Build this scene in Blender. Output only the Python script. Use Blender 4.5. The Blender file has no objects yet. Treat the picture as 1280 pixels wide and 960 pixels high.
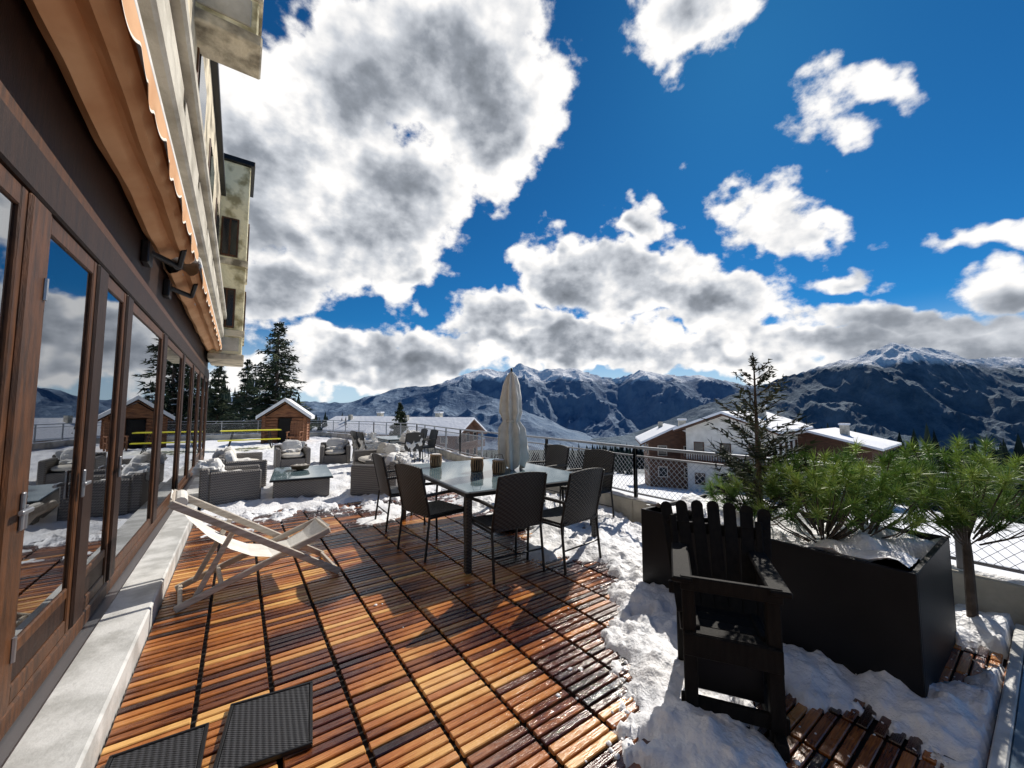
import bpy, math, random
from mathutils import Vector, Matrix, noise
random.seed(7)
sc=bpy.context.scene
YAW=math.radians(35.3)
F=Vector((math.sin(YAW),math.cos(YAW),0)); R=Vector((math.cos(YAW),-math.sin(YAW),0))
def HP(p,q,z=0): return R*p+F*q+Vector((0,0,z))
def lerp(a,b,t): return a+(b-a)*t
def sm(a,b,x):
    t=max(0,min(1,(x-a)/(b-a))); return t*t*(3-2*t)
def interp(tab,x):
    if x<=tab[0][0]: return tab[0][1]
    for (x0,y0),(x1,y1) in zip(tab,tab[1:]):
        if x<=x1: return y0+(y1-y0)*(x-x0)/(x1-x0)
    return tab[-1][1]
# ---------------------------------------------------------------- materials
def mat(name,col,rough=.6,metal=0,col2=None,nscale=8,bump=0,bscale=40,spec=.5,detail=5,stretch=(1,1,1),ramp=(.35,.65)):
    m=bpy.data.materials.new(name); m.use_nodes=True
    nt=m.node_tree; b=nt.nodes['Principled BSDF']
    b.inputs['Roughness'].default_value=rough; b.inputs['Metallic'].default_value=metal
    b.inputs['Specular IOR Level'].default_value=spec
    b.inputs['Base Color'].default_value=(*col,1)
    tc=nt.nodes.new('ShaderNodeTexCoord'); mp=nt.nodes.new('ShaderNodeMapping')
    mp.inputs['Scale'].default_value=stretch
    nt.links.new(tc.outputs['Object'],mp.inputs['Vector'])
    if col2:
        n=nt.nodes.new('ShaderNodeTexNoise'); n.inputs['Scale'].default_value=nscale; n.inputs['Detail'].default_value=detail
        nt.links.new(mp.outputs[0],n.inputs['Vector'])
        r=nt.nodes.new('ShaderNodeValToRGB'); r.color_ramp.elements[0].position=ramp[0]; r.color_ramp.elements[1].position=ramp[1]
        r.color_ramp.elements[0].color=(*col,1); r.color_ramp.elements[1].color=(*col2,1)
        nt.links.new(n.outputs['Fac'],r.inputs[0]); nt.links.new(r.outputs[0],b.inputs['Base Color'])
    if bump:
        n2=nt.nodes.new('ShaderNodeTexNoise'); n2.inputs['Scale'].default_value=bscale; n2.inputs['Detail'].default_value=6
        nt.links.new(mp.outputs[0],n2.inputs['Vector'])
        bp=nt.nodes.new('ShaderNodeBump'); bp.inputs['Strength'].default_value=1; bp.inputs['Distance'].default_value=bump
        nt.links.new(n2.outputs['Fac'],bp.inputs['Height']); nt.links.new(bp.outputs[0],b.inputs['Normal'])
    return m
def wicker(name,c1,c2,s=60):
    m=bpy.data.materials.new(name); m.use_nodes=True
    nt=m.node_tree; b=nt.nodes['Principled BSDF']; b.inputs['Roughness'].default_value=.55
    tc=nt.nodes.new('ShaderNodeTexCoord')
    sx=nt.nodes.new('ShaderNodeSeparateXYZ'); nt.links.new(tc.outputs['Object'],sx.inputs[0])
    def M(op,a,bv=None):
        n=nt.nodes.new('ShaderNodeMath'); n.operation=op
        for i,v in enumerate((a,bv)):
            if v is None: continue
            if isinstance(v,(int,float)): n.inputs[i].default_value=v
            else: nt.links.new(v,n.inputs[i])
        return n.outputs[0]
    u=M('SINE',M('MULTIPLY',M('ADD',sx.outputs[0],sx.outputs[1]),s*2))
    v=M('SINE',M('MULTIPLY',M('ADD',sx.outputs[2],M('MULTIPLY',sx.outputs[1],.6)),s*3))
    w=M('MULTIPLY',u,v); w=M('ADD',M('MULTIPLY',w,.5),.5)
    r=nt.nodes.new('ShaderNodeMix'); r.data_type='RGBA'; nt.links.new(w,r.inputs[0])
    r.inputs[6].default_value=(*c1,1); r.inputs[7].default_value=(*c2,1)
    nt.links.new(r.outputs[2],b.inputs['Base Color'])
    bp=nt.nodes.new('ShaderNodeBump'); bp.inputs['Distance'].default_value=.006
    nt.links.new(w,bp.inputs['Height']); nt.links.new(bp.outputs[0],b.inputs['Normal'])
    return m
def attr_mat(name,ramp,rough=.5,bump=0,bscale=30,stretch=(1,1,1),rough2=None,spec=.5,big=0):
    m=bpy.data.materials.new(name); m.use_nodes=True
    nt=m.node_tree; b=nt.nodes['Principled BSDF']; b.inputs['Roughness'].default_value=rough
    b.inputs['Specular IOR Level'].default_value=spec
    a=nt.nodes.new('ShaderNodeAttribute'); a.attribute_name='rnd'
    r=nt.nodes.new('ShaderNodeValToRGB')
    while len(r.color_ramp.elements)<len(ramp): r.color_ramp.elements.new(.5)
    for e,(p,c) in zip(r.color_ramp.elements,ramp): e.position=p; e.color=(*c,1)
    tc=nt.nodes.new('ShaderNodeTexCoord'); mp=nt.nodes.new('ShaderNodeMapping'); mp.inputs['Scale'].default_value=stretch
    nt.links.new(tc.outputs['Object'],mp.inputs['Vector'])
    n=nt.nodes.new('ShaderNodeTexNoise'); n.inputs['Scale'].default_value=bscale; n.inputs['Detail'].default_value=6
    nt.links.new(mp.outputs[0],n.inputs['Vector'])
    ad=nt.nodes.new('ShaderNodeMath'); ad.operation='MULTIPLY_ADD'; ad.inputs[1].default_value=.5
    sb=nt.nodes.new('ShaderNodeMath'); sb.operation='SUBTRACT'; sb.inputs[1].default_value=.25
    nt.links.new(a.outputs['Fac'],sb.inputs[0])
    nt.links.new(n.outputs['Fac'],ad.inputs[0]); nt.links.new(sb.outputs[0],ad.inputs[2])
    src=ad.outputs[0]
    if rough2 is not None:
        n3=nt.nodes.new('ShaderNodeTexNoise'); n3.inputs['Scale'].default_value=1.5; n3.inputs['Detail'].default_value=5
        nt.links.new(tc.outputs['Object'],n3.inputs['Vector'])
        mr=nt.nodes.new('ShaderNodeMapRange'); mr.inputs[1].default_value=.42; mr.inputs[2].default_value=.66
        mr.inputs[3].default_value=rough; mr.inputs[4].default_value=rough2
        nt.links.new(n3.outputs['Fac'],mr.inputs[0]); nt.links.new(mr.outputs[0],b.inputs['Roughness'])
        if big:
            q=nt.nodes.new('ShaderNodeMath'); q.operation='MULTIPLY_ADD'; q.inputs[1].default_value=big
            s2=nt.nodes.new('ShaderNodeMath'); s2.operation='SUBTRACT'; s2.inputs[1].default_value=.5; nt.links.new(n3.outputs['Fac'],s2.inputs[0])
            nt.links.new(s2.outputs[0],q.inputs[0]); nt.links.new(src,q.inputs[2]); src=q.outputs[0]
    nt.links.new(src,r.inputs[0]); nt.links.new(r.outputs[0],b.inputs['Base Color'])
    if bump:
        bp=nt.nodes.new('ShaderNodeBump'); bp.inputs['Distance'].default_value=bump
        nt.links.new(n.outputs['Fac'],bp.inputs['Height']); nt.links.new(bp.outputs[0],b.inputs['Normal'])
    return m
M_snow=mat('snow',(.74,.76,.80),.55,col2=(.88,.88,.89),nscale=5,bump=.014,bscale=35,detail=7)
M_snowfar=mat('snow_ground',(.7,.73,.78),.7,col2=(.84,.85,.87),nscale=.08,bump=.1,bscale=2)
M_deck=attr_mat('deck_wood',[(0,(.018,.006,.004)),(.28,(.10,.026,.008)),(.55,(.42,.14,.028)),(1,(.78,.45,.14))],.07,.003,9,(1.5,18,1),rough2=.42,spec=.9,big=1.2)
M_dark=mat('dark_gap',(.008,.006,.005),.8)
M_brown=mat('brown_timber',(.016,.008,.006),.5,col2=(.035,.017,.011),nscale=6,bump=.002,stretch=(6,6,1),spec=.2)
M_brown2=mat('brown_timber_warm',(.04,.018,.008),.45,col2=(.11,.042,.014),nscale=6,bump=.002,stretch=(6,6,1),spec=.3)
M_conc=mat('concrete',(.33,.30,.24),.85,col2=(.60,.56,.47),nscale=3,bump=.01,bscale=25,detail=9)
M_conc2=mat('concrete_weathered',(.17,.145,.10),.9,col2=(.64,.56,.41),nscale=2.6,bump=.02,bscale=12,detail=10,ramp=(.38,.56))
M_yel=mat('stone_yellowish',(.34,.29,.15),.9,col2=(.84,.76,.50),nscale=3,bump=.02,bscale=10,detail=10,ramp=(.38,.54))
M_ledge=mat('ledge_stone',(.40,.40,.38),.55,col2=(.62,.62,.60),nscale=5,bump=.003,bscale=50,ramp=(.4,.6),detail=8)
M_alu=mat('metal_grey',(.35,.36,.38),.35,.8,bump=.001)
M_black=mat('black_metal',(.010,.010,.011),.4,.3)
M_blackwood=mat('black_wood',(.003,.003,.003),.65,col2=(.009,.008,.007),nscale=5,bump=.003,stretch=(8,8,1),spec=.18)
M_plant=mat('planter_metal',(.005,.0055,.007),.5,col2=(.012,.012,.014),nscale=2,bump=.001,spec=.25)
M_fab=mat('awning_fabric',(.60,.32,.16),.8,col2=(.70,.42,.23),nscale=3,bump=.006,bscale=6,spec=.2)
M_fab2=mat('awning_trim',(.8,.74,.64),.8)
M_canvas=mat('canvas_white',(.62,.6,.55),.8,col2=(.74,.72,.67),nscale=10,bump=.003,bscale=60)
M_palewood=mat('pale_wood',(.4,.34,.27),.5,col2=(.6,.54,.46),nscale=6,bump=.002,stretch=(1,8,8))
M_wick=wicker('wicker_dark',(.006,.006,.006),(.06,.056,.052),70)
M_wick2=wicker('wicker_grey',(.05,.045,.042),(.26,.24,.22),55)
M_cush=mat('cushion_cream',(.52,.49,.43),.9,col2=(.66,.63,.57),nscale=12,bump=.004)
M_cushw=mat('cushion_white',(.7,.69,.66),.9,col2=(.8,.79,.76),nscale=12,bump=.01,bscale=20)
M_yellow=mat('yellow_paint',(.75,.66,.02),.4,col2=(.8,.74,.04),nscale=5)
M_orange=mat('log_wood',(.16,.06,.03),.7,col2=(.36,.16,.07),nscale=4,bump=.01,stretch=(1,6,6))
M_rub=wicker('rubber_mat',(.006,.006,.007),(.04,.04,.045),130)
M_white=mat('render_white',(.6,.58,.53),.85,col2=(.75,.73,.68),nscale=1,bump=.01)
M_chal=mat('chalet_timber',(.05,.022,.012),.7,col2=(.12,.05,.025),nscale=1.5,stretch=(1,1,8))
M_win=mat('window_dark',(.01,.012,.016),.1)
M_soil=mat('soil',(.03,.02,.015),.9,bump=.02)
M_bark=mat('bark',(.05,.035,.025),.9,col2=(.12,.09,.07),nscale=10,bump=.01)
M_need=attr_mat('needles_dark',[(0,(.008,.014,.009)),(.5,(.03,.046,.026)),(1,(.10,.12,.06))],.7,bscale=2,spec=.2)
M_needfar=attr_mat('needles_far',[(0,(.010,.018,.018)),(.5,(.024,.042,.036)),(1,(.06,.08,.055))],.9,bscale=.1,spec=.1)
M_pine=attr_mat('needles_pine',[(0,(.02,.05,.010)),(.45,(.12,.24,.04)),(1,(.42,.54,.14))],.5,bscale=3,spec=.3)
M_lant=mat('lantern_bronze',(.10,.065,.035),.4,.3)
M_lant2=mat('lantern_cane',(.30,.19,.10),.5,col2=(.45,.3,.17),nscale=20)
def glass_mirror():
    m=bpy.data.materials.new('window_glass'); m.use_nodes=True; nt=m.node_tree
    nt.nodes.remove(nt.nodes['Principled BSDF']); out=nt.nodes['Material Output']
    g=nt.nodes.new('ShaderNodeBsdfGlossy'); g.inputs['Roughness'].default_value=.0; g.inputs['Color'].default_value=(.85,.88,.92,1)
    t=nt.nodes.new('ShaderNodeBsdfTransparent'); t.inputs[0].default_value=(.55,.58,.6,1)
    fr=nt.nodes.new('ShaderNodeLayerWeight'); fr.inputs[0].default_value=.5
    ad=nt.nodes.new('ShaderNodeMath'); ad.operation='MULTIPLY_ADD'; ad.inputs[1].default_value=.7; ad.inputs[2].default_value=.25; ad.use_clamp=True
    mx=nt.nodes.new('ShaderNodeMixShader')
    nt.links.new(fr.outputs['Fresnel'],ad.inputs[0]); nt.links.new(ad.outputs[0],mx.inputs[0])
    nt.links.new(t.outputs[0],mx.inputs[1]); nt.links.new(g.outputs[0],mx.inputs[2]); nt.links.new(mx.outputs[0],out.inputs[0])
    return m
M_glass=glass_mirror()
M_tglass=mat('table_glass',(.08,.13,.15),.04,col2=(.16,.22,.24),nscale=3,spec=.8)
M_pool=mat('skylight_glass',(.05,.09,.14),.25,col2=(.09,.14,.2),nscale=3,spec=.8)
# ---------------------------------------------------------------- mesh builder
class B:
    def __init__(s): s.v=[];s.f=[];s.m=[];s.mats=[];s.r=[];s.cur=0.5
    def mi(s,m):
        if m not in s.mats: s.mats.append(m)
        return s.mats.index(m)
    def add(s,vs,fs,m,smooth=False):
        o=len(s.v); s.v+= [tuple(x) for x in vs]; i=s.mi(m)
        for f in fs: s.f.append([o+k for k in f]); s.m.append(i); s.r.append(s.cur)
    def box(s,x0,x1,y0,y1,z0,z1,m,ch=0,M=None):
        c=min(ch,(x1-x0)/3,(y1-y0)/3,(z1-z0)/3)
        if c<=0:
            vs=[Vector((x,y,z)) for z in (z0,z1) for y in (y0,y1) for x in (x0,x1)]
            fs=[(0,2,3,1),(4,5,7,6),(0,1,5,4),(2,6,7,3),(0,4,6,2),(1,3,7,5)]
        else:
            vs=[];idx={}
            for ix,X in enumerate((x0,x1)):
                for iy,Y in enumerate((y0,y1)):
                    for iz,Z in enumerate((z0,z1)):
                        dx=c if ix==0 else -c; dy=c if iy==0 else -c; dz=c if iz==0 else -c
                        idx[(ix,iy,iz,0)]=len(vs); vs.append(Vector((X,Y+dy,Z+dz)))
                        idx[(ix,iy,iz,1)]=len(vs); vs.append(Vector((X+dx,Y,Z+dz)))
                        idx[(ix,iy,iz,2)]=len(vs); vs.append(Vector((X+dx,Y+dy,Z)))
            fs=[]
            g=lambda a,b,c_,k: idx[(a,b,c_,k)]
            for a in (0,1):
                fs.append([g(a,0,0,0),g(a,1,0,0),g(a,1,1,0),g(a,0,1,0)])
                fs.append([g(0,a,0,1),g(1,a,0,1),g(1,a,1,1),g(0,a,1,1)])
                fs.append([g(0,0,a,2),g(1,0,a,2),g(1,1,a,2),g(0,1,a,2)])
            for a in (0,1):
                for b_ in (0,1):
                    fs.append([g(0,a,b_,1),g(1,a,b_,1),g(1,a,b_,2),g(0,a,b_,2)])
                    fs.append([g(a,0,b_,0),g(a,1,b_,0),g(a,1,b_,2),g(a,0,b_,2)])
                    fs.append([g(a,b_,0,0),g(a,b_,1,0),g(a,b_,1,1),g(a,b_,0,1)])
                    for c_ in (0,1): fs.append([g(a,b_,c_,0),g(a,b_,c_,1),g(a,b_,c_,2)])
            ctr=Vector(((x0+x1)/2,(y0+y1)/2,(z0+z1)/2))
            for i,f in enumerate(fs):
                n=(vs[f[1]]-vs[f[0]]).cross(vs[f[2]]-vs[f[0]]); fc=sum((vs[k] for k in f),Vector())/len(f)
                if n.dot(fc-ctr)<0: fs[i]=f[::-1]
        if M: vs=[M@p for p in vs]
        s.add(vs,fs,m)
    def beam(s,a,b,w,h,m,ch=0,up=Vector((0,0,1))):
        a=Vector(a);b=Vector(b); d=b-a; L=d.length; d.normalize()
        if abs(d.dot(up))>.98: up=Vector((0,1,0))
        x=d; y=up.cross(x).normalized(); z=x.cross(y)
        M=Matrix(((x.x,y.x,z.x,a.x),(x.y,y.y,z.y,a.y),(x.z,y.z,z.z,a.z),(0,0,0,1)))
        s.box(0,L,-w/2,w/2,-h/2,h/2,m,ch,M)
    def tube(s,pts,r,m,n=8,r2=None,cap=True):
        pts=[Vector(p) for p in pts]; N=len(pts)
        vs=[]
        for i,p in enumerate(pts):
            d=(pts[min(i+1,N-1)]-pts[max(i-1,0)]).normalized()
            up=Vector((0,0,1)) if abs(d.z)<.95 else Vector((1,0,0))
            y=up.cross(d).normalized(); z=d.cross(y)
            rr=r[i] if isinstance(r,(list,tuple)) else (r if r2 is None else lerp(r,r2,i/(N-1)))
            for k in range(n):
                t=2*math.pi*k/n; vs.append(p+y*math.cos(t)*rr+z*math.sin(t)*rr)
        fs=[]
        for i in range(N-1):
            for k in range(n): fs.append([i*n+k,i*n+(k+1)%n,(i+1)*n+(k+1)%n,(i+1)*n+k])
        if cap: fs.append(list(range(n))[::-1]); fs.append([(N-1)*n+k for k in range(n)])
        s.add(vs,fs,m)
    def pillow(s,c,sx,sy,sz,m,M=None,nz=.0):
        vs=[];fs=[];n=10;k=8
        if nz: n=20;k=18
        for i in range(k+1):
            ph=-math.pi/2+math.pi*i/k
            for j in range(n*2):
                t=math.pi*j/n
                se=lambda v,e: math.copysign(abs(v)**e,v)
                x=se(math.cos(ph),.6)*se(math.cos(t),.5); y=se(math.cos(ph),.6)*se(math.sin(t),.5); z=math.sin(ph)
                q=Vector((x*sx/2,y*sy/2,z*sz/2))
                if nz: q*=1+nz*noise.noise(q*9+Vector(c))+nz*.5*noise.noise(q*35+Vector(c))
                q=(M@q if M else q)+Vector(c); vs.append(q)
        for i in range(k):
            for j in range(2*n): fs.append([i*2*n+j,i*2*n+(j+1)%(2*n),(i+1)*2*n+(j+1)%(2*n),(i+1)*2*n+j])
        s.add(vs,fs,m)
    def obj(s,name,loc=(0,0,0),rz=0,smooth=False,parent=None):
        me=bpy.data.meshes.new(name); me.from_pydata(s.v,[],s.f)
        for m in s.mats: me.materials.append(m)
        me.polygons.foreach_set('material_index',s.m)
        at=me.attributes.new('rnd','FLOAT','FACE'); at.data.foreach_set('value',s.r)
        if smooth: me.polygons.foreach_set('use_smooth',[True]*len(s.f))
        me.update()
        o=bpy.data.objects.new(name,me); sc.collection.objects.link(o); o.location=loc; o.rotation_euler=(0,0,rz)
        if parent: o.parent=parent
        return o
def dup(o,loc,rz):
    n=bpy.data.objects.new(o.name.split('.')[0],o.data); sc.collection.objects.link(n); n.location=loc; n.rotation_euler=(0,0,rz); return n
def empty(name):
    e=bpy.data.objects.new(name,None); sc.collection.objects.link(e); return e
# ---------------------------------------------------------------- snow field function
discs=[(3.2,2.3,.38),(3.4,2.8,.44),(3.9,3.3,.52),(2.78,1.9,.40),(2.42,1.6,.38),(2.07,1.26,.38),(1.76,.98,.34),(1.66,.7,.32),(1.5,.85,.22),
(2.72,.95,.26),(2.85,.45,.3),(3.1,.28,.22),(3.6,2.9,.5),(2.7,1.4,.35),(4.3,4,.5),(4.3,5,.55),(4.4,6,.6),(4.25,.35,.4),(4.2,1.2,.5),(4.2,2.2,.5),
(2.75,3.25,.3),(3.0,3.4,.36),(3.3,3.7,.42),(3.1,2.95,.36),(1.6,5.6,.25),(2.0,5.9,.3),(2.6,5.9,.4),(3.4,5.6,.6),(4.3,.9,.5),(2.95,.0,.3),(2.6,.15,.2),(3.5,.1,.3),
(3.2,4.6,.4),(1.9,6.3,.3)]
def snow_d(x,y):
    s=-1
    for (a,c,r) in discs:
        d=math.hypot(x-a,y-c)
        if d<r*2.2: s=max(s,1-d/r)
    far=sm(6.3,7.6,y+.3*noise.noise(Vector((x*1.3,y*.9,3))))*.62
    if x<.9 and y>8.0: far-=.3*sm(1.0,.2,x)
    if y>6: s=max(s,far-.12)
    P=Vector((x,y,0))
    nn=noise.fractal(P*2.6,1,2,5)*.55+.36*noise.fractal(P*9,1,2,4)
    return s+nn*.85
# ---------------------------------------------------------------- terrace
EDGE=[(-4,4.62),(3.5,4.62),(5.7,4.85),(9.9,5.2),(15.5,6.1),(20,5.6),(26,4.2)]
def edge_x(y): return interp(EDGE,y)
b=B()
poly=[(-.44,-4)]+[(x+.12,y) for y,x in EDGE]+[(-4,26),(-4,14.1),(-.44,14.1)]
n=len(poly)
b.add([(x,y,-.05) for x,y in poly]+[(x,y,-5) for x,y in poly],[list(range(n))]+[[i,n+i,n+(i+1)%n,(i+1)%n] for i in range(n)],M_conc)
b.obj('terrace_slab')
b=B(); pitch=.326; x=-.44
while x<6:
    y=-3.0
    while y<21:
        tv=random.uniform(-.10,.10)
        wet_shade=0
        if y<8: wet_shade=.34*sm(-1.3,.1,max(snow_d(x+.16,y+.16),snow_d(x+.3,y+.1)))  # slats darker by the snow: damp wood, plus deck shade painted into the colour
        for k in range(6):
            xw=x+pitch-.014
            if xw<edge_x(y)-.1:
                b.cur=max(0,min(1,.58+tv-wet_shade+random.gauss(0,.18)))
                dz=random.uniform(-.0015,.0015)
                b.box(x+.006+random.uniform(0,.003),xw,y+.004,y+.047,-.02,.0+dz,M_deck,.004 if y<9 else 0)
            y+=.0533
        y+=.008
    x+=pitch
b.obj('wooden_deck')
b=B(); b.box(-.44,4.5,-3,21,-.045,-.03,M_dark); b.obj('deck_underlay')
def snow_grid(x0,x1,y0,y1,st,name):
    nx=int((x1-x0)/st);ny=int((y1-y0)/st); H=[];vs=[]
    for j in range(ny+1):
        for i in range(nx+1):
            x=x0+i*st;y=y0+j*st
            d=snow_d(x,y)
            if x>edge_x(y)-.02 or (y<.27 and x>2.34): d=-1
            if d>-.1:
                lump=.030*noise.fractal(Vector((x*6,y*6,5)),1,2,5)+.012*noise.noise(Vector((x*30,y*30,5)))
                c_=noise.voronoi(Vector((x*7.5,y*7.5,2)))[0][0]; lump+=.028*(sm(.45,.05,c_)-.4)
            else: lump=0
            h=-.02+ (1-math.exp(-max(0,d)*2.2))*.11+ (lump if d>0 else 0)*min(1,d*3)+ min(.024,max(0,d)*.5)
            if x<3.3 and 2.5<y<6.5 and h>-.02: h=-.02+(h+.02)*lerp(1,.4,min(sm(3.3,2.9,x),sm(2.5,2.8,y)))
            H.append(d); vs.append((x,y,h))
    fs=[]
    for j in range(ny):
        for i in range(nx):
            q=[j*(nx+1)+i,j*(nx+1)+i+1,(j+1)*(nx+1)+i+1,(j+1)*(nx+1)+i]
            if max(H[k] for k in q)>0: fs.append(q)
    b=B(); used=sorted({k for f in fs for k in f}); mp={k:i for i,k in enumerate(used)}
    b.add([vs[k] for k in used],[[mp[k] for k in f] for f in fs],M_snow)
    return b.obj(name,smooth=True)
snow_grid(-.4,4.9,-.8,6.8,.02,'snow_patch')
snow_grid(-.4,6.1,6.8,20.9,.06,'snow_patch')
b=B(); nx=60;ny=40;vs=[];fs=[]
for j in range(ny+1):
    for i in range(nx+1):
        y=14.2+(j/ny)*11.7; x=lerp(-3.9,edge_x(y),i/nx); vs.append((x,y,.0+.05*noise.fractal(Vector((x,y,0)),1,2,4)+(0.02)))
for j in range(ny):
    for i in range(nx): 
        a=j*(nx+1)+i; 
        if vs[a][0]<-.5 or vs[a][1]>20.6: fs.append([a,a+1,a+nx+2,a+nx+1])
b.add(vs,fs,M_snow); b.obj('snow_patch',smooth=True)
b=B()
def lump(b,c,r,m):
    vs=[];fs=[];n=6
    for i in range(4):
        ph=-.3+ (math.pi/2+.3)*i/3
        for j in range(n):
            t=2*math.pi*j/n; k=r*random.uniform(.75,1.2)
            vs.append(Vector(c)+Vector((math.cos(ph)*math.cos(t)*k,math.cos(ph)*math.sin(t)*k,math.sin(ph)*k*.6)))
    for i in range(3):
        for j in range(n): fs.append([i*n+j,i*n+(j+1)%n,(i+1)*n+(j+1)%n,(i+1)*n+j])
    b.add(vs,fs,m)
cnt=0
while cnt<1400:
    x=random.uniform(.9,4.3);y=random.uniform(.3,7)
    d=snow_d(x,y)
    if -.7<d<.15 and random.random()<math.exp(-abs(d)*4):
        lump(b,(x,y,.001 if d<0 else .03),random.choice([.004,.004,.005,.006,.008,.014]),M_snow); cnt+=1
b.obj('snow_crumbs',smooth=True)
# ---------------------------------------------------------------- parapet + fence
b=B()
pts=[Vector((edge_x(y),y,0)) for y in (-4,3.5,5.7,9.9,15.5,20,26)]
pts+= [Vector((-4,26,0))]
for p,q in zip(pts,pts[1:]):
    b.beam(p+Vector((0,0,.11)),q+Vector((0,0,.11)),.16,.34,M_conc,.01)
b.obj('parapet_wall')
b=B()
for p,q in zip(pts,pts[1:]):
    n_=int((q-p).length/.05)
    vs=[];fs=[]; d=(q-p).normalized(); s_=Vector((d.y,-d.x,0))
    for i in range(n_+1):
        c=p+(q-p)*i/n_; w=.05+.035*noise.noise(c*3); hh=max(0,.03+.035*noise.noise(c*2.2+Vector((9,0,0))))
        for k in range(5):
            t=-1+k/2; vs.append(c+s_*w*t+Vector((0,0,.281+hh*(1-t*t))))
    for i in range(n_):
        for k in range(4): fs.append([i*5+k,i*5+k+1,(i+1)*5+k+1,(i+1)*5+k])
    b.add(vs,fs,M_snow)
b.obj('parapet_snow',smooth=True)
b=B()
for si,(p,q) in enumerate(zip(pts,pts[1:])):
    L=(q-p).length; n_=max(1,round(L/1.6)); d=(q-p).normalized()
    for i in range(n_+1):
        c=p+(q-p)*i/n_
        b.box(c.x-.022,c.x+.022,c.y-.022,c.y+.022,.28,1.0,M_alu,.004)
    up=Vector((0,0,1))
    b.beam(p+up*1.0,q+up*1.0,.06,.035,M_alu,.006); b.beam(p+up*.36,q+up*.36,.025,.025,M_alu)
    b.beam(p+up*.88,q+up*.88,.022,.022,M_alu)
    sp=.075; H0,H1=.36,.88; hh=H1-H0; k=-hh
    r=.0022
    s_=Vector((d.y,-d.x,0))
    while k<L:
        for sg in (1,-1):
            a0=max(0,k); a1=min(L,k+hh)
            if a1>a0:
                if sg==1: A=p+d*a0+up*(H0+(a0-k)); C=p+d*a1+up*(H0+(a1-k))
                else: A=p+d*a0+up*(H1-(a0-k)); C=p+d*a1+up*(H1-(a1-k))
                dd=(C-A).normalized(); nrm=dd.cross(s_)*r
                vs=[A+nrm,A-nrm*.5+s_*r,A-nrm*.5-s_*r,C+nrm,C-nrm*.5+s_*r,C-nrm*.5-s_*r]
                b.add(vs,[(0,1,4,3),(1,2,5,4),(2,0,3,5)],M_alu)
        k+=sp
b.obj('terrace_fence')
# ---------------------------------------------------------------- building
bld=empty('hotel_building')
b=B()
b.box(-.69,-.44,-4,14,-.04,.15,M_ledge,.012)
b.box(-.80,-.692,-4,14,-.04,.135,M_alu)
b.obj('ledge',parent=bld)
bays=[(-3.6,-2.4),(-2.2,-1.0),(-.8,.4),(.6,1.5),(1.6,2.42),(2.62,3.38),(3.58,4.14),(4.32,5.95),(6.2,7.9),(8.1,9.5),(9.7,11.0),(11.2,12.4),(12.6,13.7)]
b=B(); g=B()
b.box(-.95,-.735,-4,14,2.42,2.62,M_brown,.01)
b.box(-.93,-.75,-4,14,2.62,2.70,M_brown2,.01)
b.box(-.9,-.745,-4,14,.137,.24,M_brown2,.01)
prev=-4
for (y0,y1) in bays:
    b.box(-.92,-.738,prev,y0,.241,2.419,M_brown2 if 2.2<y0<3 else M_brown,.012)
    fw=.055
    b.box(-.80,-.752,y0+.001,y0+fw,.241,2.419,M_brown2,.006); b.box(-.80,-.752,y1-fw,y1-.001,.241,2.419,M_brown2,.006)
    b.box(-.798,-.754,y0+fw,y1-fw,2.33,2.419,M_brown2,.006); b.box(-.798,-.754,y0+fw,y1-fw,.241,.32,M_brown2,.006)
    low=.48 if (y1-y0)<1.25 else .34
    if low>.4:
        b.box(-.79,-.762,y0+fw,y1-fw,.32,.44,M_brown,.004); b.box(-.796,-.756,y0+fw,y1-fw,.44,.5,M_brown2,.006); low=.5
    else: low=.32
    g.box(-.772,-.766,y0+fw,y1-fw,low,2.33,M_glass)
    prev=y1
b.box(-.92,-.738,prev,14,.241,2.419,M_brown,.012)
b.obj('window_frames',parent=bld); g.obj('glazing',parent=bld)
b=B()
for y in (3.35,2.56,4.2):
    b.box(-.738,-.725,y-.012,y+.012,1.0,1.16,M_alu,.004); b.box(-.72,-.70,y-.09,y+.01,1.075,1.095,M_alu,.004)
for z in (.45,1.0,2.0): b.tube([(-.735,2.60,z),(-.735,2.60,z+.10)],.010,M_alu)
b.obj('door_handles',parent=bld)
b=B()
b.box(-4.2,-4.0,-4,14,0,2.7,M_conc); b.box(-4,-.96,-4,14,.0,.08,M_orange); b.box(-4,-.96,-4,14,2.62,2.7,M_dark)
b.box(-4,-.95,13.95,14.0,.08,2.62,M_conc); b.box(-4,-.95,-4,-3.9,.08,2.62,M_conc)
b.obj('interior_walls',parent=bld)
b=B()
for (y0,y1) in bays[5:9:1]:
    for yy in (y0+.02,):
        vs=[];fs=[];n_=14
        for i in range(n_+1):
            y=yy+.30*i/n_
            for z in (.12,2.4): vs.append((-1.06+.025*math.sin(i*1.6),y,z))
        for i in range(n_): fs.append([2*i,2*i+2,2*i+3,2*i+1])
        b.add(vs,fs,M_canvas)
b.obj('curtains',parent=bld,smooth=True)
b=B()
b.box(-1.0,-.78,-4,14,2.701,3.40,M_brown)
b.box(-1.2,-.40,-4,14,3.42,3.62,M_conc,.02)
b.box(-1.2,-.44,-4,14,3.62,3.90,M_conc2,.02)
b.box(-1.2,-.36,-4,14,3.90,4.02,M_conc,.02)
b.box(-6,-.62,-4,14,4.02,7.2,M_conc2)
b.box(-6.1,-.52,-4,14.05,7.2,7.32,M_black,.01)
b.box(-6.1,-1.2,-4,14.0,2.72,4.018,M_conc2)
y=-3.2
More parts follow.
